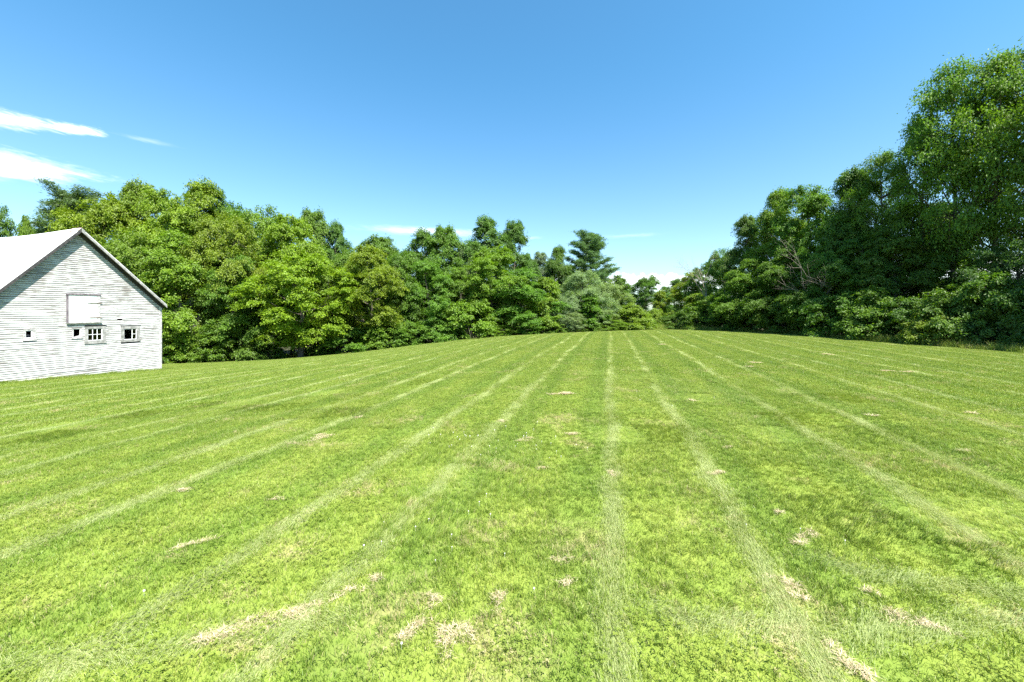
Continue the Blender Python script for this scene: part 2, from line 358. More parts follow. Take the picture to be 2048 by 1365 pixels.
pts = []; xs = np.arange(-42, 40, 1.0); ys = np.arange(0.5, 68, 1.0)
XX, YY = np.meshgrid(xs, ys); XX = XX.ravel(); YY = YY.ravel()
ok = inview(XX, YY) & (lawn_mask(XX, YY) > -0.2) & ~in_barn(XX, YY)
for x, y in zip(XX[ok], YY[ok]):
    d = math.hypot(x, y); n1 = math.sin(x * .53 + 1.3) + math.sin(y * .71 + x * .21) + math.sin((x - y) * .37)
    if d < 15:
        r = random.Random(int(x * 131 + y * 17)).random()
        k = (2 + int(r * 2)) if n1 + (0.8 if x < -1.5 and y < 8 else -.3) > .55 - r * .8 else [0, 1, 4, 5][int(r * 4)]
    else: k = 6 + int(random.Random(int(x * 31 + y * 7)).random() * 2)
    pts.append((x, y, rng.integers(0, 4) * math.pi / 2, 1, 1, rng.uniform(.68, 1.0), k))
scatter('lawn_grass', lawn_tiles, pts, 'short mown green lawn grass filling the field', 'grass')

def vnoise(u, v, s):
    r = np.random.default_rng(s); g = r.random((64, 64)); iu, iv = int(math.floor(u)), int(math.floor(v)); fu, fv = u - iu, v - iv
    fu, fv = fu * fu * (3 - 2 * fu), fv * fv * (3 - 2 * fv); q = lambda a, b: g[a % 64, b % 64]
    return (q(iu, iv) * (1 - fu) + q(iu + 1, iv) * fu) * (1 - fv) + (q(iu, iv + 1) * (1 - fu) + q(iu + 1, iv + 1) * fu) * fv
pts = []
for si, u in enumerate(STRIPES):
    v = -6.0
    while v < 64:
        v += rng.uniform(.16, .26) if v < 14 else rng.uniform(.3, .42)
        wob = (vnoise(v * .25, si * 3.3, 5) - .5) * .15 + (vnoise(v * .9, si * 7.7, 6) - .5) * .07
        dens = .78 + .5 * vnoise(v * .35, si * 5.1, 8)
        if rng.random() > dens: continue
        uu = u + wob + rng.normal(0, .03)
        x, y = uu * MU[0] + v * MD[0], uu * MU[1] + v * MD[1]
        if not inview(np.array(x), np.array(y)) or lawn_mask(np.array([x]), np.array([y]))[0] < 0.3 or in_barn(x, y): continue
        k = rng.integers(0, 4) if y < 14 else 4 + rng.integers(0, 2)
        pts.append((x, y, R(75.9) + rng.normal(0, .16), 1.15, rng.uniform(.48, .74), rng.uniform(.45, .7), k))
for (cu, cv, a, n) in [(1.7, 3.4, 1.35, 8), (3.4, 4.2, 1.5, 8), (-3.4, 1.9, 1.2, 7)]:   # turning tracks across the passes
    for q in np.linspace(-1, 1, n):
        uu, vv = cu + q * 1.3 * math.sin(a), cv + q * 1.3 * math.cos(a) + .15 * q * q
        pts.append((uu * MU[0] + vv * MD[0], uu * MU[1] + vv * MD[1], R(75.9) - a + rng.normal(0, .25), .9, .7, .8, rng.integers(0, 4)))
scatter('laid_grass', comb_tiles, pts, 'pale stripes of bent grass left between mower passes', 'grass')

pts = []
for i in range(len(EDGE) - 1):
    (xa, ya), (xb, yb) = EDGE[i], EDGE[i + 1]; n = int(math.hypot(xb - xa, yb - ya) / .5) + 1
    for q in range(n):
        s = (q + rng.random()) / n; x = xa + (xb - xa) * s; y = ya + (yb - ya) * s; r = math.hypot(x, y)
        for off in (rng.uniform(-.1, .9), rng.uniform(.6, 2.2)):
            X2, Y2 = x * (1 + off / r), y * (1 + off / r)
            if inview(np.array(X2), np.array(Y2), 5): pts.append((X2, Y2, rng.random() * 6.28, 1.1, 1.1, rng.uniform(.55, 1.3), rng.integers(0, 3)))
scatter('tall_grass', tall_tiles, pts, 'unmown tall grass fringe at the foot of the trees', 'grass')

pts = []
for q in np.arange(-7.6, .4, .22):
    d = rng.uniform(.05, .45); x, y = BX + q * MD[0] + d * MU[0], BY + q * MD[1] + d * MU[1]
    pts.append((x, y, rng.random() * 6.28, .5, .5, rng.uniform(.18, .42), rng.integers(0, 3)))
scatter('wall_grass', tall_tiles, pts, 'longer grass tufts left along the foot of the barn wall', 'grass')
# dry clippings lying on the lawn: (photo x, y of the heap, length, width, turn)
def lawn_at(px, py):
    Y = 5.0
    for _ in range(40):
        X = at(px, Y); Y = .5 * Y + .5 * (CAMZ - gz(X, Y)) * F / (py - HY)
    return at(px, Y), Y
heaps = [(432,1276,.34,.14,.25),(918,1270,.26,.12,-.6),(856,1203,.14,.10,.2),(1585,1172,.09,.05,0),(1560,1165,.16,.07,-.7),(1595,1196,.14,.08,-.8),(1706,1338,.17,.20,-.3),(370,1096,.26,.08,.5),
    (815,1275,.20,.10,.8),(895,1300,.16,.09,.3),(1130,1125,.14,.06,0),(1128,1170,.14,.07,.3),(1560,1030,.14,.07,.1),(1612,1072,.16,.10,.6),(1600,1090,.14,.07,.1),(1735,1190,.13,.06,0),(1855,1260,.22,.08,-.2),
    (1455,897,.14,.08,.4),(1125,790,.9,.3,0),(720,838,.25,.12,.5),(628,880,.5,.22,.4),(555,1003,.14,.07,0),(368,984,.25,.07,0),(640,872,.3,.15,.3),(1385,803,.28,.15,0),(1655,710,.8,.35,0),(1772,744,.8,.25,0),
    (1815,745,.6,.25,0),(1510,727,.8,.3,0),(1745,833,.3,.12,0),(1945,829,.3,.15,0),(1928,904,.25,.1,0),(1050,882,.25,.15,0),(1440,950,.2,.12,0),(1080,940,.2,.1,0),(752,1160,.12,.07,0),(1000,1205,.2,.08,1.2),
    (560,1240,.2,.1,.4),(610,1230,.25,.12,.3),(1225,950,.16,.1,1.2),(1150,870,.3,.1,0),(1500,735,.5,.2,0),(1325,690,.8,.3,0),(1790,1235,.2,.08,.1),(1005,845,.2,.1,0),(700,1190,.16,.07,.4)]
parts = []
for px, py, L_, W_, a in heaps:
    x, y = lawn_at(px, py); fs = 1.0 if y < 7.5 else .62; L_ *= fs; W_ *= fs; n = int(np.clip(12000 * L_ * W_ * (1 if y < 8 else .35), 40, 800))
    V, Fc, r_, t_ = blades(n, 1, 1, .03, .09, .0025, .005, 1.25)
    ctr = rng.normal(0, .30, (n, 2)); blob = rng.normal(0, .34, (5, 2)); kb = rng.integers(0, 5, n); ctr = blob[kb] + ctr * .55; off = V.reshape(n, 5, 3).copy()
    base = off[:, :1, :].copy(); loc = off - base
    loc[..., 2] *= .35; wave = .25 * np.sin(ctr[:, 0] * 4 + px)
    cx, cyy = ctr[:, 0] * L_, (ctr[:, 1] + wave) * W_
    bx = cx * math.cos(a) - cyy * math.sin(a) + x; by = cx * math.sin(a) + cyy * math.cos(a) + y
    hgt = .016 + .030 * np.exp(-(ctr ** 2).sum(1) * 4) * rng.random(n)
    wd = 2.2 if y > 8 else 1.0
    loc *= wd
    P = loc + np.stack([bx, by, ground(bx, by) + hgt], -1)[:, None, :]
    parts.append((P.reshape(-1, 3), Fc, r_, t_))
V, Fc, at_ = join(parts)
tag(link('dry_clippings', mk('dry_clippings', V, Fc, at_), mat_straw), 'small heaps of pale dry grass clippings scattered over the lawn', 'clippings', kind='stuff')

# white clover heads in the grass
mat_clover, t, out = material('clover_petal'); principled(t, out, (0.60, 0.57, 0.52), 0.8, 0.1)
acc = Acc()
for cx, cyy, n, sp in [(1010,885,22,.75),(905,880,8,.45),(1060,900,10,.4),(920,1030,4,.35),(880,1150,5,.8),(745,1090,4,.7),(690,760,6,.8),(1510,728,9,1.5),(1950,735,16,2.2),(1590,1090,3,.3),(650,1100,3,.5),(1340,800,6,.8)]:
    x, y = lawn_at(cx, cyy)
    for _ in range(n):
        qx, qy = x + rng.normal(0, sp), y + rng.normal(0, sp * .6); z = gz(qx, qy) + rng.uniform(.045, .065); r = rng.uniform(.005, .009)
        acc.tube([(qx, qy, z - .05), (qx, qy, z - .008)], [.001, .001], 3)
        acc.tube([(qx, qy, z - r), (qx, qy, z - r * .6), (qx, qy, z + r * .2), (qx, qy, z + r)], [r * .3, r * .95, r, r * .3], 6)
tag(link('clover_flowers', acc.mesh('clover_flowers'), mat_clover), 'tiny white clover flowers dotted in the mown grass', 'clover', kind='stuff')

# ------------------------------------------------------------------ barn
ROOTZ = -1.55
barn = bpy.data.objects.new('barn', None); COL.objects.link(barn); barn.location = (BX, BY, ROOTZ); barn.rotation_euler = (0, 0, math.atan2(MD[1], MD[0]))
tag(barn, 'weathered white clapboard barn with metal roof and peeling paint', 'barn')
def wp(px, py, out_=0.0):
    """photo pixel -> (s along the gable wall from its far corner, height above the barn root)"""
    qx, qy = BX + MU[0] * out_, BY + MU[1] * out_; k = (px - HX) / F
    s = (k * qy - qx) / (MD[0] - k * MD[1]); Y = qy + s * MD[1]
    return s, CAMZ + (HY - py) / F * Y - ROOTZ
OV = 0.33                                           # rake overhang
AS, AZ = wp(163, 458, OV); RS, RZ = wp(334, 611, OV); LS0, LZ0 = wp(0, 579, OV)
SR = (AZ - RZ) / (RS - AS); SLF = (AZ - LZ0) / (AS - LS0)      # slopes of the two roof sides
TH = 0.09                                           # roof build-up
LEFT = -7.45                                        # the near corner of the gable (out of the picture)
def roofz(s): return AZ - (SR * (s - AS) if s > AS else SLF * (AS - s))
def ztop(s): return roofz(s) - TH
def sides_at(z):
    """extent of the wall at height z"""
    za = z + TH
    return max(LEFT, AS - (AZ - za) / SLF), min(0.0, AS + (AZ - za) / SR)

mat_paint, t, out = material('peeling_white_paint')
oc = t.new('ShaderNodeTexCoord').outputs['Object']; X_, Y_, Z_ = t.sep(oc)
long_ = t.comb(t.m('MULTIPLY', X_, 1.3), 0.0, t.m('MULTIPLY', Z_, 26.0))
streak = t.noise(long_, 1.0, 6.0, 0.72)
patch = t.noise(oc, 0.8, 4.0, 0.6)
grain = t.noise(t.comb(t.m('MULTIPLY', X_, 5.0), 0.0, t.m('MULTIPLY', Z_, 120.0)), 1.0, 3.0, 0.6)
upper = t.smooth(Z_, 2.2, 6.0, 0.0, 0.05)
peel_shade = t.smooth(t.m('ADD', streak, t.m('ADD', t.m('MULTIPLY', t.m('SUBTRACT', patch, .5), .30), upper)), 0.56, 0.605)
flake = t.smooth(t.noise(t.comb(t.m('MULTIPLY', X_, 9.0), 0.0, t.m('MULTIPLY', Z_, 34.0)), 1.0, 4.0, 0.7), 0.66, 0.72)
peel_shade = t.m('MAXIMUM', peel_shade, t.m('MULTIPLY', flake, t.smooth(patch, .45, .6)))
white = t.mix(t.smooth(grain, .4, .75), (0.56, 0.56, 0.55), (0.38, 0.375, 0.365))
butt = t.m('MODULO', t.m('ADD', Z_, 0.0125), 0.1016)                     # shade line under every board painted in dark, along with worn paint
wear_shade = t.noise(t.comb(t.m('MULTIPLY', X_, .9), 0.0, t.m('MULTIPLY', Z_, 9.84)), 1.0, 5.0, 0.7)
edge = t.m('MULTIPLY', t.m('LESS_THAN', butt, t.m('ADD', .014, t.m('MULTIPLY', t.smooth(wear_shade, .46, .72), 0.055))), t.smooth(wear_shade, .26, .44))
peel_shade = t.m('MAXIMUM', peel_shade, edge)
woodc = t.mix(grain, (0.10, 0.09, 0.085), (0.30, 0.28, 0.26))
principled(t, out, t.mix(peel_shade, white, woodc), 0.75, 0.15, bump=t.m('ADD', t.m('MULTIPLY', grain, .3), t.m('SUBTRACT', 1.0, peel_shade)), bs=.5, bd=.004)
def wood_mat(name, a, b, sc=(2, 30, 30), rough=.85):
    m, t, out = material(name); oc = t.new('ShaderNodeTexCoord').outputs['Object']
    g = t.noise(t.vm('MULTIPLY', oc, sc), 1.0, 5.0, .65)
    principled(t, out, t.mix(t.smooth(g, .3, .7), a, b), rough, .15, bump=g, bs=.4, bd=.004); return m
mat_grey = wood_mat('weathered_grey_trim', (0.15, 0.15, 0.14), (0.36, 0.35, 0.34), (6, 6, 6))
mat_trim = wood_mat('worn_white_trim', (0.24, 0.235, 0.23), (0.55, 0.54, 0.53), (9, 9, 9))
mat_bare = wood_mat('bare_board', (0.085, 0.070, 0.080), (0.22, 0.19, 0.21), (14, 14, 3))
mat_dark = wood_mat('dark_boards', (0.025, 0.022, 0.02), (0.06, 0.052, 0.045), (3, 3, 12))
mat_tar = wood_mat('dark_weathered_edge', (0.03, 0.03, 0.032), (0.075, 0.07, 0.07), (8, 8, 8))
mat_door = wood_mat('clean_white_paint', (0.76, 0.76, 0.76), (0.83, 0.83, 0.83), (3, 3, 3), .6)
mat_iron, t, out = material('rusty_iron'); principled(t, out, t.mix(t.noise(t.new('ShaderNodeTexCoord').outputs['Object'], 20), (0.10, 0.06, 0.04), (0.26, 0.20, 0.15)), .8, .2, .3)
mat_roof, t, out = material('painted_metal_roof')
oc = t.new('ShaderNodeTexCoord').outputs['Object']
n1 = t.noise(oc, .9, 5, .6); n2 = t.noise(t.vm('MULTIPLY', oc, (9, 1.5, 9)), 1.0, 4, .6)
rc = t.mix(t.smooth(n1, .35, .7), (0.80, 0.80, 0.79), (0.70, 0.70, 0.69)); rc = t.mix(t.smooth(n2, .68, .76), rc, (0.42, 0.40, 0.38))
principled(t, out, rc, .45, .4)
mat_rust, t, out = material('rusty_ridge_cap'); principled(t, out, t.mix(t.noise(t.new('ShaderNodeTexCoord').outputs['Object'], 6), (0.35, 0.16, 0.12), (0.62, 0.52, 0.50)), .7, .2)
mat_glass, t, out = material('old_window_glass')
gl = t.new('ShaderNodeBsdfGlossy'); gl.inputs['Roughness'].default_value = .08; tp = t.new('ShaderNodeBsdfTransparent'); t.put(tp.inputs[0], (.55, .55, .6))
fr = t.new('ShaderNodeFresnel'); fr.inputs[0].default_value = 1.45
mx = t.new('ShaderNodeMixShader'); t.l.new(fr.outputs[0], mx.inputs[0]); t.l.new(tp.outputs[0], mx.inputs[1]); t.l.new(gl.outputs[0], mx.inputs[2]); t.l.new(mx.outputs[0], out.inputs[0])

def rect(a, b, c, d):
    s0, z1 = wp(a, b); s1, z0 = wp(c, d); z1 = .5 * (z1 + wp(c, b)[1]); z0 = .5 * (z0 + wp(a, d)[1]); return s0, s1, z0, z1
DOOR = rect(132, 588.5, 199.5, 646)
WINS = [rect(45.7, 659, 70.6, 682), rect(143, 656.5, 163.8, 678), rect(169.3, 652.5, 210.8, 687.5), rect(241.6, 651.5, 279, 684)]
PANES = [rect(49.8, 661.8, 63.5, 676.5), rect(145.4, 658.2, 160.4, 675.6), rect(174.6, 657.6, 203.8, 681), rect(247, 658, 272.6, 679.2)]
SLOT = rect(234, 637, 244.5, 639.6)
HOLES = [DOOR] + WINS + [SLOT]
# clapboards, one object each, cut round the openings and to the roof slope
rb = random.Random(3); EXPO = 0.1016; sheath = Acc(); nb = 0
z = 0.0
while z < AZ - TH - .05:
    z1 = z + EXPO; l0, r0 = sides_at(z); l1, r1 = sides_at(z1)
    if r1 - l1 < .05: l1, r1 = AS - .02, AS + .02
    segs = [(l0, r0)]
    for h in HOLES:
        if h[2] < z + EXPO * .75 and h[3] > z + EXPO * .25:
            new = []
            for a, b in segs:
                if h[0] > a and h[1] < b: new += [(a, h[0]), (h[1], b)]
                elif h[0] >= b or h[1] <= a: new.append((a, b))
                elif h[0] <= a and h[1] < b: new.append((h[1], b))
                elif h[0] > a: new.append((a, h[0]))
            segs = new
    for a, b in segs:
        ends = [a]
        if b - a > 3.0:
            c = a + rb.uniform(1.2, 2.8)
            while c < b - 1.0: ends.append(c); c += rb.uniform(2.4, 3.6)
        ends.append(b)
        ya = lambda s_: l1 if (abs(s_ - l0) < 1e-6) else (r1 if abs(s_ - r0) < 1e-6 else s_)
        sheath.hexa([(a, .012, z), (b, .012, z), (b, .045, z), (a, .045, z), (ya(a), .012, z1), (ya(b), .012, z1), (ya(b), .045, z1), (ya(a), .045, z1)])
        for p, q in zip(ends[:-1], ends[1:]):
            g = .0015; tilt = rb.gauss(0, .0012); out_ = rb.uniform(.022, .032); sag = rb.gauss(0, .0015)
            pa, qa = (p + g, q - g); pt, qt = ya(p) + g, ya(q) - g; zb = z - .012
            ac = Acc(); ac.hexa([(pa, -out_ - .002, zb + sag), (qa, -out_ + tilt, zb - sag), (qa, .010, zb - sag), (pa, .010, zb + sag),
                                 (pt, -.004, z1), (qt, -.004, z1), (qt, .010, z1), (pt, .010, z1)])
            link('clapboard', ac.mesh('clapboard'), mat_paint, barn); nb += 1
    z = z1
link('sheathing', sheath.mesh('sheathing'), mat_dark, barn)
DEP = 12.0
def box_part(name, a, mat, parent=barn):
    ac = Acc(); ac.box(*a); return link(name, ac.mesh(name), mat, parent)
# the other walls, the floor inside and a stone-dark footing
hL = ztop(LEFT) - .02; hR = ztop(0.0) - .02
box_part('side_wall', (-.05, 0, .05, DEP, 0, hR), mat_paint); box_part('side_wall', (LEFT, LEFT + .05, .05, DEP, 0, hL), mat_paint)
ac = Acc(); ac.hexa([(LEFT, DEP, 0), (0, DEP, 0), (0, DEP + .05, 0), (LEFT, DEP + .05, 0), (LEFT, DEP, hL - .25), (0, DEP, hR - .25), (0, DEP + .05, hR - .25), (LEFT, DEP + .05, hL - .25)])
ac.hexa([(LEFT, DEP, hL - .25), (0, DEP, hR - .25), (0, DEP + .05, hR - .25), (LEFT, DEP + .05, hL - .25), (AS - .05, DEP, AZ - TH - .4), (AS + .05, DEP, AZ - TH - .4), (AS + .05, DEP + .05, AZ - TH - .4), (AS - .05, DEP + .05, AZ - TH - .4)])
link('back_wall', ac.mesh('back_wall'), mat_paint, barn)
box_part('floor', (LEFT + .06, -.06, .06, DEP - .01, .45, .5), mat_dark)
box_part('loft_floor', (LEFT + .06, -.06, .06, DEP - .01, DOOR[2] - .16, DOOR[2] - .08), mat_dark)
box_part('footing', (LEFT - .02, .02, .0, .30, -.6, .05), mat_grey)
box_part('corner_board', (-.125, .012, -.034, .010, .05, ztop(0) - .02), mat_trim); box_part('corner_board', (.0125, .035, -.030, .12, .05, ztop(0) - .03), mat_grey)
box_part('corner_board', (LEFT - .012, LEFT + .125, -.034, .010, .05, hL), mat_trim)
box_part('sill_gap', (-7.44, wp(16, 765)[0], -.024, -.020, wp(8, 768)[1] - .02, wp(8, 764)[1] + .02), mat_dark)
# roof: one sheet of metal after another, the ridge sagging towards the back
def sag(d): return -.21 * math.sin(min(max(d, 0), 12) / 12 * math.pi) * 1.05
PW = 0.70; nP = 18
for side in (0, 1):
    slope, es = (SLF, LEFT - .25) if side == 0 else (SR, RS)
    for k in range(nP):
        d0, d1 = -OV + k * PW, -OV + (k + 1) * PW + .03
        lap = .004 * (k % 2); jz = rb.gauss(0, .003)
        ac = Acc(); nn = 4
        for i in range(nn):
            a, b = AS + (es - AS) * i / nn, AS + (es - AS) * (i + 1) / nn
            za, zb_ = roofz(a) + lap + jz + .004 * (nn - i), roofz(b) + lap + jz + .004 * (nn - i)
            q = [(a, d0, za + sag(d0)), (b, d0, zb_ + sag(d0)), (b, d1, zb_ + sag(d1)), (a, d1, za + sag(d1))]
            lo = [(x_, y_, z_ - .012) for x_, y_, z_ in q]
            ac.hexa(lo + q)
            ac.hexa([(a, d0, za + sag(d0)), (b, d0, zb_ + sag(d0)), (b, d0 + .02, zb_ + sag(d0)), (a, d0 + .02, za + sag(d0)),
                     (a, d0, za + sag(d0) + .018), (b, d0, zb_ + sag(d0) + .018), (b, d0 + .02, zb_ + sag(d0) + .018), (a, d0 + .02, za + sag(d0) + .018)])
        link('roof_panel', ac.mesh('roof_panel'), mat_roof, barn)
    # boarded underside of the overhang and of the roof
    ac = Acc(); e2 = es
    for k in range(10):
        d0, d1 = -OV + .03 + (DEP + .5) * k / 10, -OV + .03 + (DEP + .5) * (k + 1) / 10
        P = [(AS, d0, AZ - TH + sag(d0) * .98), (e2, d0, roofz(e2) - TH + sag(d0)), (e2, d1, roofz(e2) - TH + sag(d1)), (AS, d1, AZ - TH + sag(d1))]
        ac.hexa(P + [(x_, y_, z_ + TH - .02) for x_, y_, z_ in P])
    link('roof_boards', ac.mesh('roof_boards'), mat_dark, barn)
    # rake board along the gable edge
    ac = Acc(); hgt = .17 if side == 0 else .155
    ac.hexa([(AS, -OV - .022, AZ - hgt), (es, -OV - .022, roofz(es) - hgt), (es, -OV + .012, roofz(es) - hgt), (AS, -OV + .012, AZ - hgt),
             (AS, -OV - .022, AZ - .012), (es, -OV - .022, roofz(es) - .012), (es, -OV + .012, roofz(es) - .012), (AS, -OV + .012, AZ - .012)])
    link('rake_board', ac.mesh('rake_board'), mat_tar if side == 0 else mat_grey, barn)
    ac = Acc(); hgt = .17                             # frieze against the wall
    ac.hexa([(AS, -.04, AZ - TH - hgt), (es * .985, -.04, roofz(es * .985) - TH - hgt), (es * .985, -.018, roofz(es * .985) - TH - hgt), (AS, -.018, AZ - TH - hgt),
             (AS, -.04, AZ - TH - .004), (es * .985, -.04, roofz(es * .985) - TH - .004), (es * .985, -.018, roofz(es * .985) - TH - .004), (AS, -.018, AZ - TH - .004)])
    if side == 1: link('frieze_board', ac.mesh('frieze_board'), mat_tar, barn)
ac = Acc()
for k in range(12):
    d0, d1 = -OV - .02 + k * 1.05, -OV - .02 + (k + 1) * 1.05
    for sg, sl_ in ((-1, SLF), (1, SR)):
        w_ = .12; P = [(AS, d0, AZ + .035 + sag(d0)), (AS + sg * w_, d0, AZ + .035 - w_ * sl_ + sag(d0)), (AS + sg * w_, d1, AZ + .035 - w_ * sl_ + sag(d1)), (AS, d1, AZ + .035 + sag(d1))]
        ac.hexa(P + [(x_, y_, z_ + .01) for x_, y_, z_ in P])
link('ridge_cap', ac.mesh('ridge_cap'), mat_roof, barn)
ac = Acc()
for sg, sl_ in ((-1, SLF), (1, SR)):
    w_ = .16; P = [(AS, -OV - .03, AZ + .050), (AS + sg * w_, -OV - .03, AZ + .050 - w_ * sl_), (AS + sg * w_, .35, AZ + .046 - w_ * sl_), (AS, .35, AZ + .046)]
    ac.hexa(P + [(x_, y_, z_ + .006) for x_, y_, z_ in P])
tag(link('ridge_cap', ac.mesh('ridge_cap'), mat_rust, barn), 'rust-stained end of the ridge cap')
# hay door
s0, s1, z0, z1 = DOOR
door = bpy.data.objects.new('hay_door', None); COL.objects.link(door); door.parent = barn
pl, _ = wp(136.5, 600); pr, _ = wp(193.5, 600)
for k in range(4):
    a = pl + (pr - pl) * k / 4; b = pl + (pr - pl) * (k + 1) / 4
    box_part('door_board', (a + .002, b - .002, -.036 + .002 * (k % 2), -.004, z0 + .03, z1 - .07), mat_door, door)
box_part('jamb', (s0, pl - .004, -.05, .02, z0 + .028, z1 - .066), mat_bare, door); box_part('jamb', (pr + .004, s1, -.045, .02, z0 + .028, z1 - .066), mat_trim, door)
box_part('lintel', (s0 - .02, s1 + .02, -.07, .02, z1 - .064, z1 + .02), mat_bare, door); box_part('sill', (s0 - .01, s1 + .06, -.11, .02, z0 - .03, z0 + .026), mat_grey, door)
for hz in (.31, .79):
    zz = z1 - (z1 - z0) * (hz if hz < .5 else .82)
    h = link('hinge', None, None, door); h.location = (0, 0, 0)
    box_part('strap', (pr - .30, s1 + .08, -.062, -.048, zz - .016, zz + .016), mat_iron, h); box_part('strap', (pr - .42, pr - .301, -.060, -.048, zz - .010, zz + .010), mat_iron, h)
box_part('backing', (s0 + .01, s1 - .01, .022, .035, z0, z1), mat_dark, door)
# windows
for i, (o_, p_) in enumerate(zip(WINS, PANES)):
    win = bpy.data.objects.new('window', None); COL.objects.link(win); win.parent = barn
    s0, s1, z0, z1 = o_; a, b, c, d = p_; m_ = mat_grey if i in (2, 3) else mat_trim
    pr_ = .036
    fr = link('frame', None, None, win)
    box_part('casing', (s0, a, -pr_, .03, c - .002, d + .002), m_, fr); box_part('casing', (b, s1, -pr_, .03, c - .002, d + .002), m_, fr)
    box_part('head', (s0, s1, -pr_ - .003, .03, d + .002, z1), m_, fr); box_part('sill', (s0 - .02, s1 + .02, -pr_ - .022, .03, z0, c - .002), m_, fr)
    if i > 1: box_part('drip_cap', (s0 - .03, s1 + .03, -pr_ - .018, .03, z1 + .002, z1 + .026), mat_tar, fr)
    sw = .021
    box_part('sash', (a + .001, a + sw, -.02, .012, c + .001, d - .001), mat_door, win); box_part('sash', (b - sw, b - .001, -.02, .012, c + .001, d - .001), mat_door, win)
    box_part('sash', (a + sw + .001, b - sw - .001, -.02, .012, c + .001, c + sw), mat_door, win); box_part('sash', (a + sw + .001, b - sw - .001, -.02, .012, d - sw, d - .001), mat_door, win)
    if i in (2, 3):
        ia, ib, ic, idd = a + sw, b - sw, c + sw, d - sw; mid = .5 * (ic + idd); cw = (ib - ia) / 3
        for k in (1, 2):
            if i == 3 and k == 1: continue
            box_part('muntin', (ia + cw * k - .012, ia + cw * k + .012, -.018, .008, ic + .001, idd - .001), mat_door, win)
        x0 = ia if i == 2 else ia + 2 * cw
        for k in range(3):
            if i == 3 and k < 2: continue
            box_part('muntin', (ia + cw * k + .013, ia + cw * (k + 1) - .013, -.016, .006, mid - .011, mid + .011), mat_door, win)
            for (e0, e1) in ((ic, mid - .012), (mid + .012, idd)):
                box_part('pane', (ia + cw * k + .012, ia + cw * (k + 1) - .012, -.004, -.001, e0, e1), mat_glass, win)
    elif i == 1:                                      # broken board leaning in the opening
        ac = Acc(); ac.hexa([(a + sw, .03, c + sw), (b - sw, .03, c + sw), (b - sw, .045, c + sw), (a + sw, .045, c + sw), (b - sw - .03, .03, c + .10), (b - sw, .03, c + .13), (b - sw, .045, c + .13), (b - sw - .03, .045, c + .10)])
        link('broken_board', ac.mesh('broken_board'), mat_trim, win)
    else:
        ac = Acc(); ac.hexa([(a, .12, c + .1), (b + .2, .12, c + .0), (b + .2, .15, c + .0), (a, .15, c + .1), (a, .12, c + .2), (b + .2, .12, c + .1), (b + .2, .15, c + .1), (a, .15, c + .2)])
        link('brace', ac.mesh('brace'), mat_bare, win)

# ------------------------------------------------------------------ trees
mat_leaf, t, out = material('foliage')
oi = t.new('ShaderNodeObjectInfo'); rnd = t.attr('rnd')[2]; clv = t.attr('clump')[2]
base = oi.outputs['Color']
dark_ = t.mix(1.0, base, (0.62, 0.72, 0.75), 'MULTIPLY'); light_ = t.mix(1.0, base, (1.32, 1.28, 1.05), 'MULTIPLY')
c = t.mix(t.m('ADD', t.m('MULTIPLY', rnd, .6), t.m('MULTIPLY', clv, .4)), dark_, light_)
df = t.new('ShaderNodeBsdfDiffuse'); t.put(df.inputs[0], c)
tr = t.new('ShaderNodeBsdfTranslucent'); t.put(tr.inputs[0], t.mix(1.0, c, (1.10, 1.18, 0.40), 'MULTIPLY'))
mx = t.new('ShaderNodeMixShader'); mx.inputs[0].default_value = .48; t.l.new(df.outputs[0], mx.inputs[1]); t.l.new(tr.outputs[0], mx.inputs[2])
gl = t.new('ShaderNodeBsdfGlossy'); gl.inputs['Roughness'].default_value = .55
m2 = t.new('ShaderNodeMixShader'); m2.inputs[0].default_value = .03; t.l.new(mx.outputs[0], m2.inputs[1]); t.l.new(gl.outputs[0], m2.inputs[2]); t.l.new(m2.outputs[0], out.inputs[0])
def bark_mat(name, a, b):
    m, t, out = material(name); oc = t.new('ShaderNodeTexCoord').outputs['Object']
    g = t.noise(t.vm('MULTIPLY', oc, (9, 9, 1.6)), 1.0, 5, .65); principled(t, out, t.mix(g, a, b), .9, .1, bump=g, bs=.8, bd=.03); return m
mat_bark = bark_mat('bark', (0.05, 0.042, 0.034), (0.17, 0.145, 0.12)); mat_deadwood = bark_mat('bare_grey_wood', (0.16, 0.135, 0.11), (0.34, 0.30, 0.26))

def unit(v): return v / (np.linalg.norm(v, axis=-1, keepdims=True) + 1e-9)
def leaves(C, A, N, L, Wd, fold=.18):
    """kite-shaped leaves: centres, axes, normals"""
    A = unit(A - N * (A * N).sum(-1, keepdims=True)); B = np.cross(N, A); l = L[:, None]; w_ = Wd[:, None]
    V = np.stack([C - A * l * .5, C + B * w_ * .5 + N * w_ * fold - A * l * .05, C + A * l * .5 - N * l * .12, C - B * w_ * .5 + N * w_ * fold - A * l * .05], 1)
    o = np.arange(len(C))[:, None] * 4
    return V.reshape(-1, 3), o + np.arange(4)
def envelope(kind, h):
    if kind == 'round': return np.sqrt(np.clip(1 - (2 * h - 1) ** 2 * .92, 0, 1)) * (1.02 - .12 * h)
    if kind == 'tall': return np.clip(np.sin(math.pi * np.clip(h * .86 + .13, 0, 1)) ** .7, .12, 1)
    if kind == 'mound': return np.sqrt(np.clip(1 - h ** 2.2, 0, 1))
    if kind == 'cone': return np.clip(1.04 - h, .05, 1) ** .8
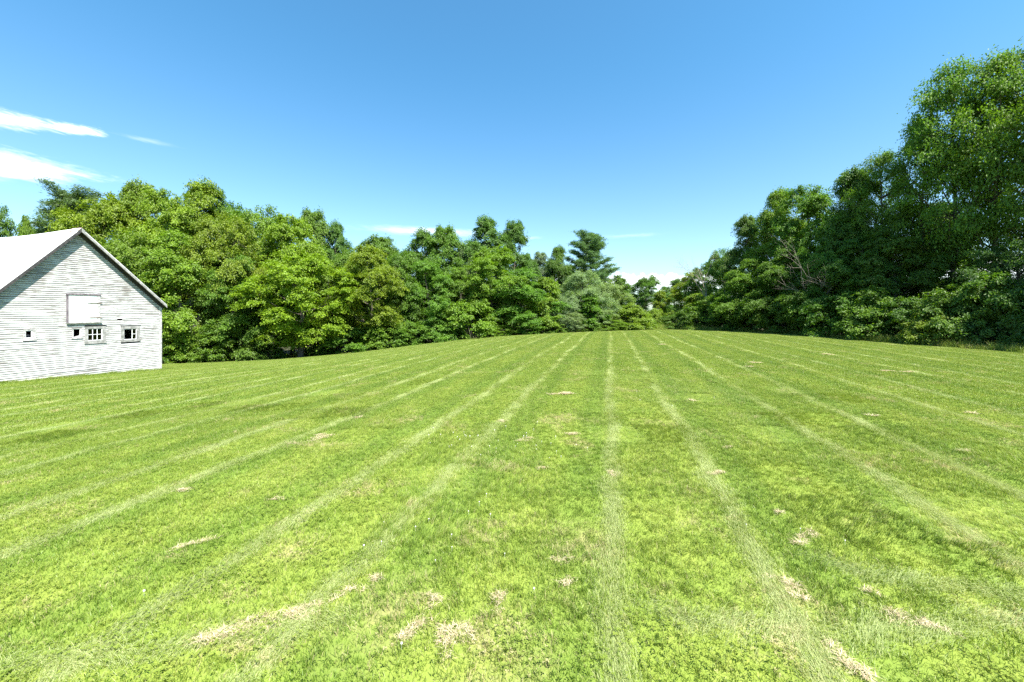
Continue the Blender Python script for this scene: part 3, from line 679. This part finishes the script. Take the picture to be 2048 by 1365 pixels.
def make_crown(seed, H, Rr, base, kind, nlobe, ncl, nlf, L, Wd, lobe_r, spray, droop, flat=.55, trunk_r=.17, stems=1, up=.55, fill=.12):
    g = np.random.default_rng(seed); Cs = []; As = []; Ns = []; cl_ = []; tr_ = Acc()
    lean = g.normal(0, .25, 2)
    tp = np.array([[lean[0] * q ** 2 + .12 * math.sin(q * 5 + seed), lean[1] * q ** 2 + .1 * math.cos(q * 4 + seed), H * .88 * q] for q in np.linspace(0, 1, 9)])
    tp[0, 2] = -.25
    if stems == 1: tr_.tube(tp, trunk_r * np.array([1.35, 1.0, .92, .82, .7, .56, .42, .28, .12]), 8)
    def tpos(z): i = np.clip(z / (H * .88) * 8, 0, 7.99); k = int(i); return tp[k] + (tp[k + 1] - tp[k]) * (i - k)
    for i in range(nlobe):
        h = ((i + .5) / nlobe) ** .85 if nlobe > 3 else g.random(); h = np.clip(h + g.normal(0, .05), .02, .99)
        env = float(envelope(kind, h)) * Rr * g.uniform(.60, 1.22); a = i * 2.399 + g.normal(0, .35)
        lr = lobe_r * g.uniform(.7, 1.2) * (.75 + .25 * env / Rr)
        rad = max(env - lr * .55, 0) * g.uniform(.75, 1.0); zc = base + h * (H - base) - lr * .45 * h
        zc = max(zc, lr * .35)
        c0 = np.array([math.cos(a) * rad, math.sin(a) * rad, zc]) + np.append(tpos(min(zc, H * .85))[:2] if stems == 1 else [0, 0], 0)
        st = tpos(max(.15 * H, zc - rad * (.55 + .3 * g.random()))) if stems == 1 else np.array([g.normal(0, .12), g.normal(0, .12), -.1])
        md = (st + c0) / 2 + np.array([0, 0, -.12 * rad]) + g.normal(0, .12, 3)
        tr_.tube([st, md, c0], [trunk_r * .42, trunk_r * .26, trunk_r * .12], 5)
        D = unit(g.normal(0, 1, (ncl, 3)) + np.array([math.cos(a) * .55, math.sin(a) * .55, .35]))
        inner = g.random(ncl) < fill
        cc = c0 + D * lr * np.where(inner, g.uniform(.1, .6, ncl), g.uniform(.72, 1.12, ncl))[:, None] * np.array([1, 1, .85])
        for j in range(0, ncl, 3): tr_.tube([c0, (c0 + cc[j]) / 2 + g.normal(0, .06, 3), cc[j]], [trunk_r * .13, trunk_r * .08, trunk_r * .03], 3)
        for j in range(ncl):
            if cc[j, 2] < .12: cc[j, 2] = .12
            m = int(nlf * g.uniform(.6, 1.35)); d = D[j].copy(); d[2] = d[2] * .6 + .1; d = unit(d)
            cr = spray * g.uniform(.75, 1.25)
            tt = g.random(m) * 1.6 - .6
            P = cc[j] + d * (tt * cr)[:, None] + g.normal(0, 1, (m, 3)) * np.array([.42, .42, .42 * flat]) * cr
            rr = np.linalg.norm(P[:, :2] - cc[j, :2], axis=1); P[:, 2] -= droop * rr ** 2 / cr
            P[:, 2] = np.maximum(P[:, 2], .04)
            out_ = unit(P - c0)
            Cs.append(P); Ns.append(unit(np.array([0, 0, up]) + out_ * .45 + g.normal(0, .42, (m, 3)))); As.append(d * .6 + out_ * .5 + np.array([0, 0, -.35 - droop]) + g.normal(0, .5, (m, 3)))
            cl_.append(np.full(m, g.random()))
    C = np.concatenate(Cs); N = np.concatenate(Ns); A = np.concatenate(As); m = len(C)
    V, Fc = leaves(C, A, N, L * g.uniform(.65, 1.3, m), Wd * g.uniform(.7, 1.25, m))
    cr_ = mk('crown', V, Fc, {'rnd': np.repeat(g.random(m), 4), 'clump': np.repeat(np.concatenate(cl_), 4)}); cr_.materials.append(mat_leaf)
    tm = tr_.mesh('trunk', True); tm.materials.append(mat_bark)
    return dict(H=H, R=Rr, crown=cr_, trunk=tm)
def make_pine(seed, H=12.0, Rr=3.6):
    g = np.random.default_rng(seed); tr_ = Acc(); Cs = []; As = []; Ns = []; cl_ = []
    tr_.tube([(0, 0, -.3), (.05, 0, H * .3), (0, .08, H * .65), (.03, 0, H * .98)], [.26, .2, .12, .02], 7)
    z = H * .13
    while z < H * .97:
        h = z / H; nbr = g.integers(4, 7); L0 = Rr * (1.06 - h) ** .5 * 1.08
        a0 = g.random() * 6.28
        for k in range(nbr):
            a = a0 + k * 6.28 / nbr + g.normal(0, .25); ln = max(.35, L0 * g.uniform(.55, 1.15)); el_ = .10 + .65 * h ** 2 + g.normal(0, .10)
            q = np.linspace(0, 1, 5); path = np.stack([math.cos(a) * q * ln, math.sin(a) * q * ln, z + ln * (math.sin(el_) * q + .16 * q ** 2)], -1)
            tr_.tube(path, .05 * (1 - .85 * q) * (1.2 - h), 4)
            npl = int(6 + ln * 7)
            for j in range(npl):
                s = g.uniform(.28, 1.04); c0 = np.array([np.interp(s, q, path[:, i]) for i in range(3)]) + g.normal(0, 1, 3) * np.array([.22, .22, .07]) * (.5 + ln * .22)
                m = 46; P = c0 + g.normal(0, 1, (m, 3)) * np.array([.20, .20, .09])
                dd = unit(np.array([math.cos(a), math.sin(a), .45]) + g.normal(0, .6, (m, 3)))
                Cs.append(P); As.append(dd); Ns.append(unit(np.array([0, 0, .8]) + g.normal(0, .5, (m, 3)))); cl_.append(np.full(m, g.random()))
        z += H * g.uniform(.040, .062)
    C = np.concatenate(Cs); N = np.concatenate(Ns); A = np.concatenate(As); m = len(C)
    V, Fc = leaves(C, A, N, .26 * g.uniform(.7, 1.3, m), .055 * g.uniform(.7, 1.3, m), .05)
    cr_ = mk('crown', V, Fc, {'rnd': np.repeat(g.random(m), 4), 'clump': np.repeat(np.concatenate(cl_), 4)}); cr_.materials.append(mat_leaf)
    tm = tr_.mesh('trunk', True); tm.materials.append(mat_bark)
    return dict(H=H, R=Rr, crown=cr_, trunk=tm)
def dead_mesh(seed, H, spread=.5, n0=6, depth=3):
    g = np.random.default_rng(seed); acc = Acc()
    def grow(p, d, ln, r, k):
        pts_ = [p]; q = p
        for i in range(4): d = unit(d + g.normal(0, .13, 3) + np.array([0, 0, .04])); q = q + d * ln / 4; pts_.append(q)
        acc.tube(pts_, [r, r * .85, r * .68, r * .5, r * .3], 5 if k > 1 else 3)
        if k <= 0: return
        for i in range(n0 if k == depth else 5):
            s = g.uniform(.35, 1.0); b = pts_[int(s * 4)]; nd = unit(d + g.normal(0, spread, 3)); grow(b, nd, ln * g.uniform(.4, .62), r * .42, k - 1)
    grow(np.array([0, 0, -.2]), np.array([0, 0, 1.]), H * .62, H * .0052, depth)
    m = acc.mesh('bare_branches', True); m.materials.append(mat_deadwood); return m
B = lambda sd, **k: make_crown(sd, **{**dict(H=10., Rr=3.4, base=1.6, kind='round', nlobe=21, ncl=23, nlf=130, L=.145, Wd=.088, lobe_r=1.15, spray=.40, droop=.30), **k})
PROTO = {
    'broad': [B(11), B(12, nlobe=24, lobe_r=1.05, ncl=19), B(13, base=.6, kind='mound', nlobe=20), B(14, base=2.4, lobe_r=1.4, nlobe=15, droop=.5)],
    'tall':  [B(21, kind='tall', Rr=3.0, base=1.4, nlobe=22, lobe_r=1.1), B(22, kind='tall', Rr=3.0, base=1.0, nlobe=24, lobe_r=1.0)],
    'airy':  [make_crown(s_, H=14., Rr=3.4, base=4.2, kind='tall', nlobe=40, ncl=12, nlf=52, L=.165, Wd=.092, lobe_r=.9, spray=.52, droop=.32, trunk_r=.17, up=.45, fill=.05) for s_ in (31, 32, 33)],
    'silver': [B(41, H=7., Rr=3., base=.3, kind='mound', nlobe=22, ncl=20, nlf=110, L=.15, Wd=.05, lobe_r=.95, spray=.36, droop=.2, flat=.8), B(42, H=7., Rr=2.6, base=.4, kind='round', nlobe=18, ncl=20, nlf=110, L=.15, Wd=.05, lobe_r=.95, spray=.34, droop=.2, flat=.8)],
    'young': [B(51, H=6., Rr=1.9, base=.2, kind='cone', nlobe=18, ncl=12, nlf=80, L=.19, Wd=.11, lobe_r=.65, spray=.32, droop=.3, trunk_r=.08), B(52, H=6., Rr=2.1, base=.3, kind='tall', nlobe=18, ncl=12, nlf=85, L=.19, Wd=.11, lobe_r=.7, spray=.34, droop=.3, trunk_r=.08)],
    'shrub': [make_crown(s_, H=3., Rr=1.8, base=.05, kind='mound', nlobe=16, ncl=14, nlf=75, L=.13, Wd=.075, lobe_r=.6, spray=.26, droop=.25, trunk_r=.06, stems=6) for s_ in (61, 62, 63)],
    'pine': [make_pine(71), make_pine(72, 13.0, 4.2)],
}
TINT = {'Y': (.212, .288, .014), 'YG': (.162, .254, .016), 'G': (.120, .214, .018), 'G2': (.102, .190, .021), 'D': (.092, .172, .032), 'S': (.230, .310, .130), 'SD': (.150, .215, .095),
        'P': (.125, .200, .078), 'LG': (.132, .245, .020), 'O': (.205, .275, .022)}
rt = random.Random(5); used = {}
def plant(kind, px, top, wpx, Y, tint, name, label, cat, group=None, var=None, low=0.0):
    wpx = wpx * {'broad': 1.22, 'tall': 1.3, 'airy': 1.0, 'young': 1.15, 'shrub': 1.15, 'silver': 1.08, 'pine': 1.08}[kind]
    X = at(px, Y); zb = gz(X, Y); ht = CAMZ + (HY - top) / F * Y - zb; rad = wpx / 2 / F * Y
    pr = PROTO[kind]; p = pr[var if var is not None else rt.randrange(len(pr))]
    root = bpy.data.objects.new(name, None); COL.objects.link(root)
    root.location = (X, Y, zb - .03 - low); root.rotation_euler = (0, 0, rt.random() * 6.28)
    s_ = rad / p['R']; root.scale = (s_ * rt.uniform(.95, 1.08), s_ * rt.uniform(.95, 1.08), ht / (p['H'] * 1.0))
    tr_ = link('trunk' if kind != 'shrub' else 'stems', p['trunk'], None, root); cr_ = link('crown' if kind != 'shrub' else 'foliage', p['crown'], None, root)
    b = TINT[tint]; j = rt.uniform(.88, 1.12); cr_.color = (b[0] * j * rt.uniform(.90, 1.06), b[1] * j, b[2] * j * rt.uniform(.85, 1.15), 1)
    tag(root, label, cat, group); used[label] = used.get(label, 0) + 1
    return root
T = 'broadleaf_tree'
rows = [
 # left wood, behind and beside the barn
 ('broad', -60, 440, 170, 44, 'G', 'green leafy tree showing over the barn roof away from the ridge', None, None), ('young', 48, 446, 42, 40, 'YG', 'slim pointed young tree peeking over the middle of the barn roof', None, None), ('broad', 0, 428, 90, 42, 'G', 'round green treetop showing over the far part of the barn roof', None, None),
 ('broad', 200, 398, 150, 43, 'Y', 'bright yellow-green tree rising right behind the barn ridge', None, 0), ('tall', 268, 376, 110, 45, 'YG', 'tall yellow-green tree with a peaked top behind the barn gable', None, 0),
 ('broad', 335, 398, 130, 43, 'Y', 'bright yellow-green tree whose top shows just past the barn gable peak', None, 1), ('tall', 405, 376, 110, 46, 'Y', 'tallest bright yellow-green tree of the wood past the barn corner', None, 1),
 ('broad', 462, 402, 110, 49, 'G', 'round-topped darker green tree behind the yellow-green trees', None, 0), ('broad', 525, 426, 130, 47, 'YG', 'yellow-green tree in the middle of the wood above the dark hollow', 'wood middle', 3), ('broad', 455, 440, 120, 42, 'Y', 'bright yellow-green tree standing below the round-topped darker green tree', None, 3),
 ('broad', 585, 442, 130, 45, 'Y', 'yellow-green tree in the middle of the wood above the dark hollow', 'wood middle', 1), ('tall', 628, 430, 84, 52, 'G', 'tall ragged green tree with open branch ends against the sky', None, 0), ('tall', 668, 456, 60, 53, 'G2', 'dark green treetop at the notch in the skyline', None, 1),
 ('broad', 600, 510, 165, 41, 'Y', 'broad bright round tree overhanging a dark hollow at the lawn edge', None, 0), ('broad', 365, 470, 150, 39.5, 'YG', 'bright leafy tree at the lawn edge clear of the barn corner', None, 2), ('broad', 262, 480, 140, 38.5, 'YG', 'leafy tree half hidden behind the barn corner and eave', None, 3),
 ('broad', 460, 520, 120, 40.5, 'G', 'green tree at the lawn edge between two brighter trees', None, 2), ('broad', 525, 560, 90, 43, 'G2', 'dark shaded tree in the hollow beneath brighter crowns', None, 1),
 ('broad', 740, 500, 120, 44.5, 'Y', 'yellow-green round tree just past the skyline notch', None, 1), ('broad', 690, 505, 90, 49, 'YG', 'small yellow-green treetop under the skyline notch', None, 0), ('tall', 768, 482, 100, 56, 'G2', 'dark treetop in the back row of the wood', 'back row trees', 0),
 ('broad', 805, 512, 100, 49, 'G', 'mid green tree touching the yellow-green round tree past the notch', None, 3), ('tall', 838, 470, 84, 57, 'G2', 'dark treetop in the back row of the wood', 'back row trees', 1), ('tall', 890, 460, 84, 55, 'G', 'dark treetop in the back row of the wood', 'back row trees', 0),
 ('broad', 865, 530, 100, 48.5, 'LG', 'fresh mid green tree above the shrub touching the large rounded shrub', None, 2), ('tall', 965, 446, 90, 58, 'G2', 'highest dark green treetop before the tall pine', None, 1), ('tall', 1026, 452, 70, 60, 'G2', 'dark green tree with twin peaks beside the pale treetop', None, 0),
 ('broad', 985, 500, 120, 52, 'YG', 'yellow-green tree below the twin dark treetops', None, 0), ('broad', 920, 540, 90, 50, 'G', 'mid green tree standing behind the large rounded shrub', None, 1), ('broad', 1040, 545, 120, 51.5, 'LG', 'fresh green bushy tree at the lawn edge below the twin treetops', None, 2),
 ('young', 1095, 560, 70, 52, 'YG', 'bright young tree with a yellowish tip beside the silvery shrubs', None, 1), ('broad', 1080, 510, 70, 66, 'SD', 'pale thin treetop between the dark wood and the pine', None, 1), ('tall', 1118, 500, 56, 64, 'G', 'narrow green tree touching the pine', None, 1),
 ('young', 1238, 560, 62, 60, 'G', 'pointed dark green tree between the silvery shrubs and the gap', None, 0), ('young', 1182, 590, 70, 53, 'LG', 'young green tree standing in front of the silvery bush', None, 0),
 # gap and beyond
 ('broad', 1292, 556, 74, 88, 'G2', 'distant round tree seen through the gap', 'distant trees', 0), ('broad', 1345, 562, 66, 92, 'G2', 'distant round tree seen through the gap', 'distant trees', 2), ('young', 1320, 584, 38, 74, 'Y', 'slim bright yellow-green tree in the gap', None, 1),
 ('broad', 1382, 548, 60, 70, 'Y', 'yellow-green tree on the near side of the gap', None, 1), ('young', 1392, 590, 60, 62, 'YG', 'bright young tree below the bare dead tree', None, 1), ('broad', 1415, 525, 62, 66, 'G', 'green tree behind the bare dead tree', None, 0),
 # right hedgerow
 ('broad', 1452, 505, 76, 56, 'G', 'green tree enclosing the bare dead tree', None, 3), ('tall', 1500, 440, 62, 51, 'G2', 'dark ragged tree where the hedgerow climbs from the gap', None, 0), ('tall', 1562, 390, 84, 47, 'YG', 'tall narrow light green tree at the middle of the hedgerow', None, 1),
 ('broad', 1620, 384, 140, 43, 'G', 'tall broad round-topped green tree at the middle of the hedgerow', None, 1), ('broad', 1665, 440, 110, 39, 'G', 'leafy tree holding bare grey branches in its crown', None, 3), ('tall', 1715, 350, 90, 38, 'G2', 'dark green tree stepping up below the tall airy trees', None, 0),
 ('airy', 1765, 310, 130, 36, 'G', 'airy tree with peaked top next to the tallest trees', None, 0), ('airy', 1845, 235, 130, 33, 'G', 'slender airy tree between the peaked airy tree and the tallest tree', None, 1), ('airy', 1905, 135, 190, 31, 'LG', 'tallest airy tree with arching branch tips against the sky', None, 2),
 ('airy', 1990, 118, 180, 29, 'G', 'airy tall tree standing right beside the tallest arching tree', None, 0), ('airy', 2070, 95, 200, 28, 'G', 'airy tall tree rising over the bluish small-leaved tree', None, 1), ('airy', 2170, 100, 220, 25, 'G', 'airy tall tree at the near end of the hedgerow', None, 2),
 ('broad', 1510, 520, 120, 45, 'G', 'low leafy tree below the dark ragged hedgerow tree', None, 2), ('broad', 1580, 500, 120, 41.5, 'G', 'low leafy tree below the tall light green hedgerow trees', None, 2), ('broad', 1640, 520, 120, 38, 'G2', 'low dark tree under the leafy tree with bare grey branches', None, 2),
 ('broad', 1712, 480, 120, 35, 'G2', 'low dark tree under the tree stepping up to the airy trees', None, 2), ('broad', 1790, 470, 130, 33, 'G2', 'low dark tree under the peaked airy tree', None, 1), ('silver', 2040, 480, 150, 25.5, 'D', 'dense bluish-green small-leaved tree beneath the tallest crowns', None, 1),
 ('tall', 1870, 420, 110, 36, 'G', 'mid-height leafy tree under the slender airy tree', None, 1),
 ('broad', 1955, 520, 120, 30, 'G', 'bushy tree filling in under the tallest airy trees', None, 2),
 ('broad', 1900, 590, 160, 37, 'G', 'low sunlit treetop glimpsed between the airy trunks', 'glimpsed treetops', 2), ('broad', 1985, 585, 160, 35, 'YG', 'low sunlit treetop glimpsed between the airy trunks', 'glimpsed treetops', 2), ('broad', 1840, 560, 140, 36, 'G', 'low sunlit treetop glimpsed between the airy trunks', 'glimpsed treetops', 0),
 ('silver', 2180, 440, 200, 22, 'D', 'dense dark small-leaved tree at the hedgerow end', None, 0),
]
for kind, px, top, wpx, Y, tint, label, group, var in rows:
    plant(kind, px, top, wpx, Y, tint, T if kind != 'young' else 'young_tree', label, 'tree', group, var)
plant('pine', 1180, 468, 120, 66, 'P', 'pine_tree', 'tall dark pine with layered branches beyond the silvery bushes', 'pine tree', None, 1)
plant('pine', 142, 382, 170, 52, 'P', 'pine_tree', 'dark pine with spreading branches rising over the barn roof', 'pine tree', None, 0)
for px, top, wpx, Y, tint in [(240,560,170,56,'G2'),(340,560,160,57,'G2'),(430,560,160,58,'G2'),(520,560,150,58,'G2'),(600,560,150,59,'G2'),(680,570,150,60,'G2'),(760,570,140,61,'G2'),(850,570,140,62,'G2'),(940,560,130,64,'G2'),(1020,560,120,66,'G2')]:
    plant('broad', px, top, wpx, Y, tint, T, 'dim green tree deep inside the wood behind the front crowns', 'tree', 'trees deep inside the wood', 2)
def bush(kind, px, top, wpx, Y, tint, label, group=None, var=None, name='shrub'): return plant(kind, px, top, wpx, Y, tint, name, label, 'shrub', group, var)
bush('silver', 1165, 545, 110, 56, 'S', 'largest silvery grey-green bush in front of the pine', None, 0); bush('silver', 1216, 566, 90, 57, 'S', 'silvery grey-green bush between the pine and the gap', None, 1)
bush('silver', 1120, 592, 70, 53, 'S', 'small silvery bush at the lawn edge', 'small silvery bushes', 0); bush('silver', 1143, 625, 56, 51.6, 'S', 'small silvery bush at the lawn edge', 'small silvery bushes', 1); bush('silver', 1205, 618, 56, 53, 'S', 'small silvery bush at the lawn edge', 'small silvery bushes', 1)
bush('silver', 930, 488, 56, 56, 'SD', 'pale grey-green tree crown with bare twigs in the wood', None, 1, 'willow_tree')['category'] = 'tree'
bush('shrub', 1262, 612, 84, 54, 'O', 'yellowish shrub with reddish twigs beside the gap', None, 0)
SH = [(360,650,90,37.5,'YG','bright shrub at the wood foot below the tree clear of the barn corner'),(425,655,90,38.5,'YG','bright shrub at the wood foot below the tallest yellow-green tree'),(480,630,90,40,'G','green shrub below the tree between two brighter trees'),(310,668,70,36.5,'G','green shrub peeking out beside the barn corner'),(535,690,60,41,'G2','low dark shrub on the barn side of the dark hollow'),(690,655,100,44,'G','green shrub just past the dark hollow'),(640,690,60,43,'G2','low dark shrub inside the dark hollow'),(760,640,90,45,'YG','bright shrub below the yellow-green round tree'),(820,645,90,46,'G','green shrub below the mid green trees of the wood'),(880,630,90,47,'LG','fresh green shrub touching the large rounded shrub')]
for q in SH: bush('shrub', *q)
bush('shrub', 940, 600, 110, 48, 'YG', 'large rounded bright shrub bulging onto the lawn edge', None, 1); bush('shrub', 900, 655, 60, 46.6, 'G', 'low green shrub beside the large rounded shrub', 'low shrubs', 2); bush('shrub', 1000, 650, 60, 49, 'YG', 'low green shrub beside the large rounded shrub', 'low shrubs', 1)
for q in [(1060,640,80,50.5,'G'),(1100,640,60,51,'G'),(1175,640,60,52,'G'),(1225,640,60,52,'YG'),(1285,636,40,54.5,'YG')]: bush('shrub', *q, 'small green shrub along the top of the lawn', 'shrubs along the top of the lawn')
for q in [(1310,618,40,70,'O'),(1296,630,40,68,'YG'),(1345,622,44,69,'YG'),(1330,632,30,74,'O')]: bush('shrub', *q, 'small yellowish shrub in the gap', 'shrubs in the gap')
bush('shrub', 1372, 622, 66, 53, 'G2', 'dark shaded mound of brush where the gap opens', None, 2)
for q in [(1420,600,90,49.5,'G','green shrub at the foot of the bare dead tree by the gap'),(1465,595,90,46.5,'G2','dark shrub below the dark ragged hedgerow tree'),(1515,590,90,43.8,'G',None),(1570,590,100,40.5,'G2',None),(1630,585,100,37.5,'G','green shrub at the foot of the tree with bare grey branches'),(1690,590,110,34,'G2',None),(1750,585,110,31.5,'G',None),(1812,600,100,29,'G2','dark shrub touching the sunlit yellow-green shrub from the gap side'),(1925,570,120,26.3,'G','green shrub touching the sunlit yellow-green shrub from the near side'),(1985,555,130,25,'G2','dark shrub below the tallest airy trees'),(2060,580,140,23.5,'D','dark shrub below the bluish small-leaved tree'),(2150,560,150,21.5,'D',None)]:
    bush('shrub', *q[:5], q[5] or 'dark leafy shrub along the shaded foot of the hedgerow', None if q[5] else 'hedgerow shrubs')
bush('shrub', 1865, 618, 90, 26.8, 'O', 'sunlit yellow-green shrub at the foot of the hedgerow', None, 0)
def bare(px, top, Y, seed, label, lean=0.0, base_py=None):
    X = at(px, Y); zb = gz(X, Y); H_ = CAMZ + (HY - top) / F * Y - zb
    o = link('dead_tree', dead_mesh(seed, H_, .42)); o.location = (X, Y, zb); o.rotation_euler = (0, R(lean), rt.random()); tag(o, label, 'dead tree'); return o
bare(1425, 448, 53, 91, 'bare grey dead tree standing at the corner of the gap', -4)
bare(1640, 400, 39.2, 92, 'bare grey dead tree caught among the hedgerow leaves', -8); bare(925, 500, 49.5, 93, 'bare pale twigged dead tree in the wood before the pine', 6)
bare(1355, 605, 60, 94, 'small bare grey snag among brush in the gap', 5); bare(640, 640, 42, 95, 'broken grey dead tree in the dark hollow', 10); bare(395, 560, 38.6, 96, 'thin bare dead tree among leaves past the barn corner', 4)
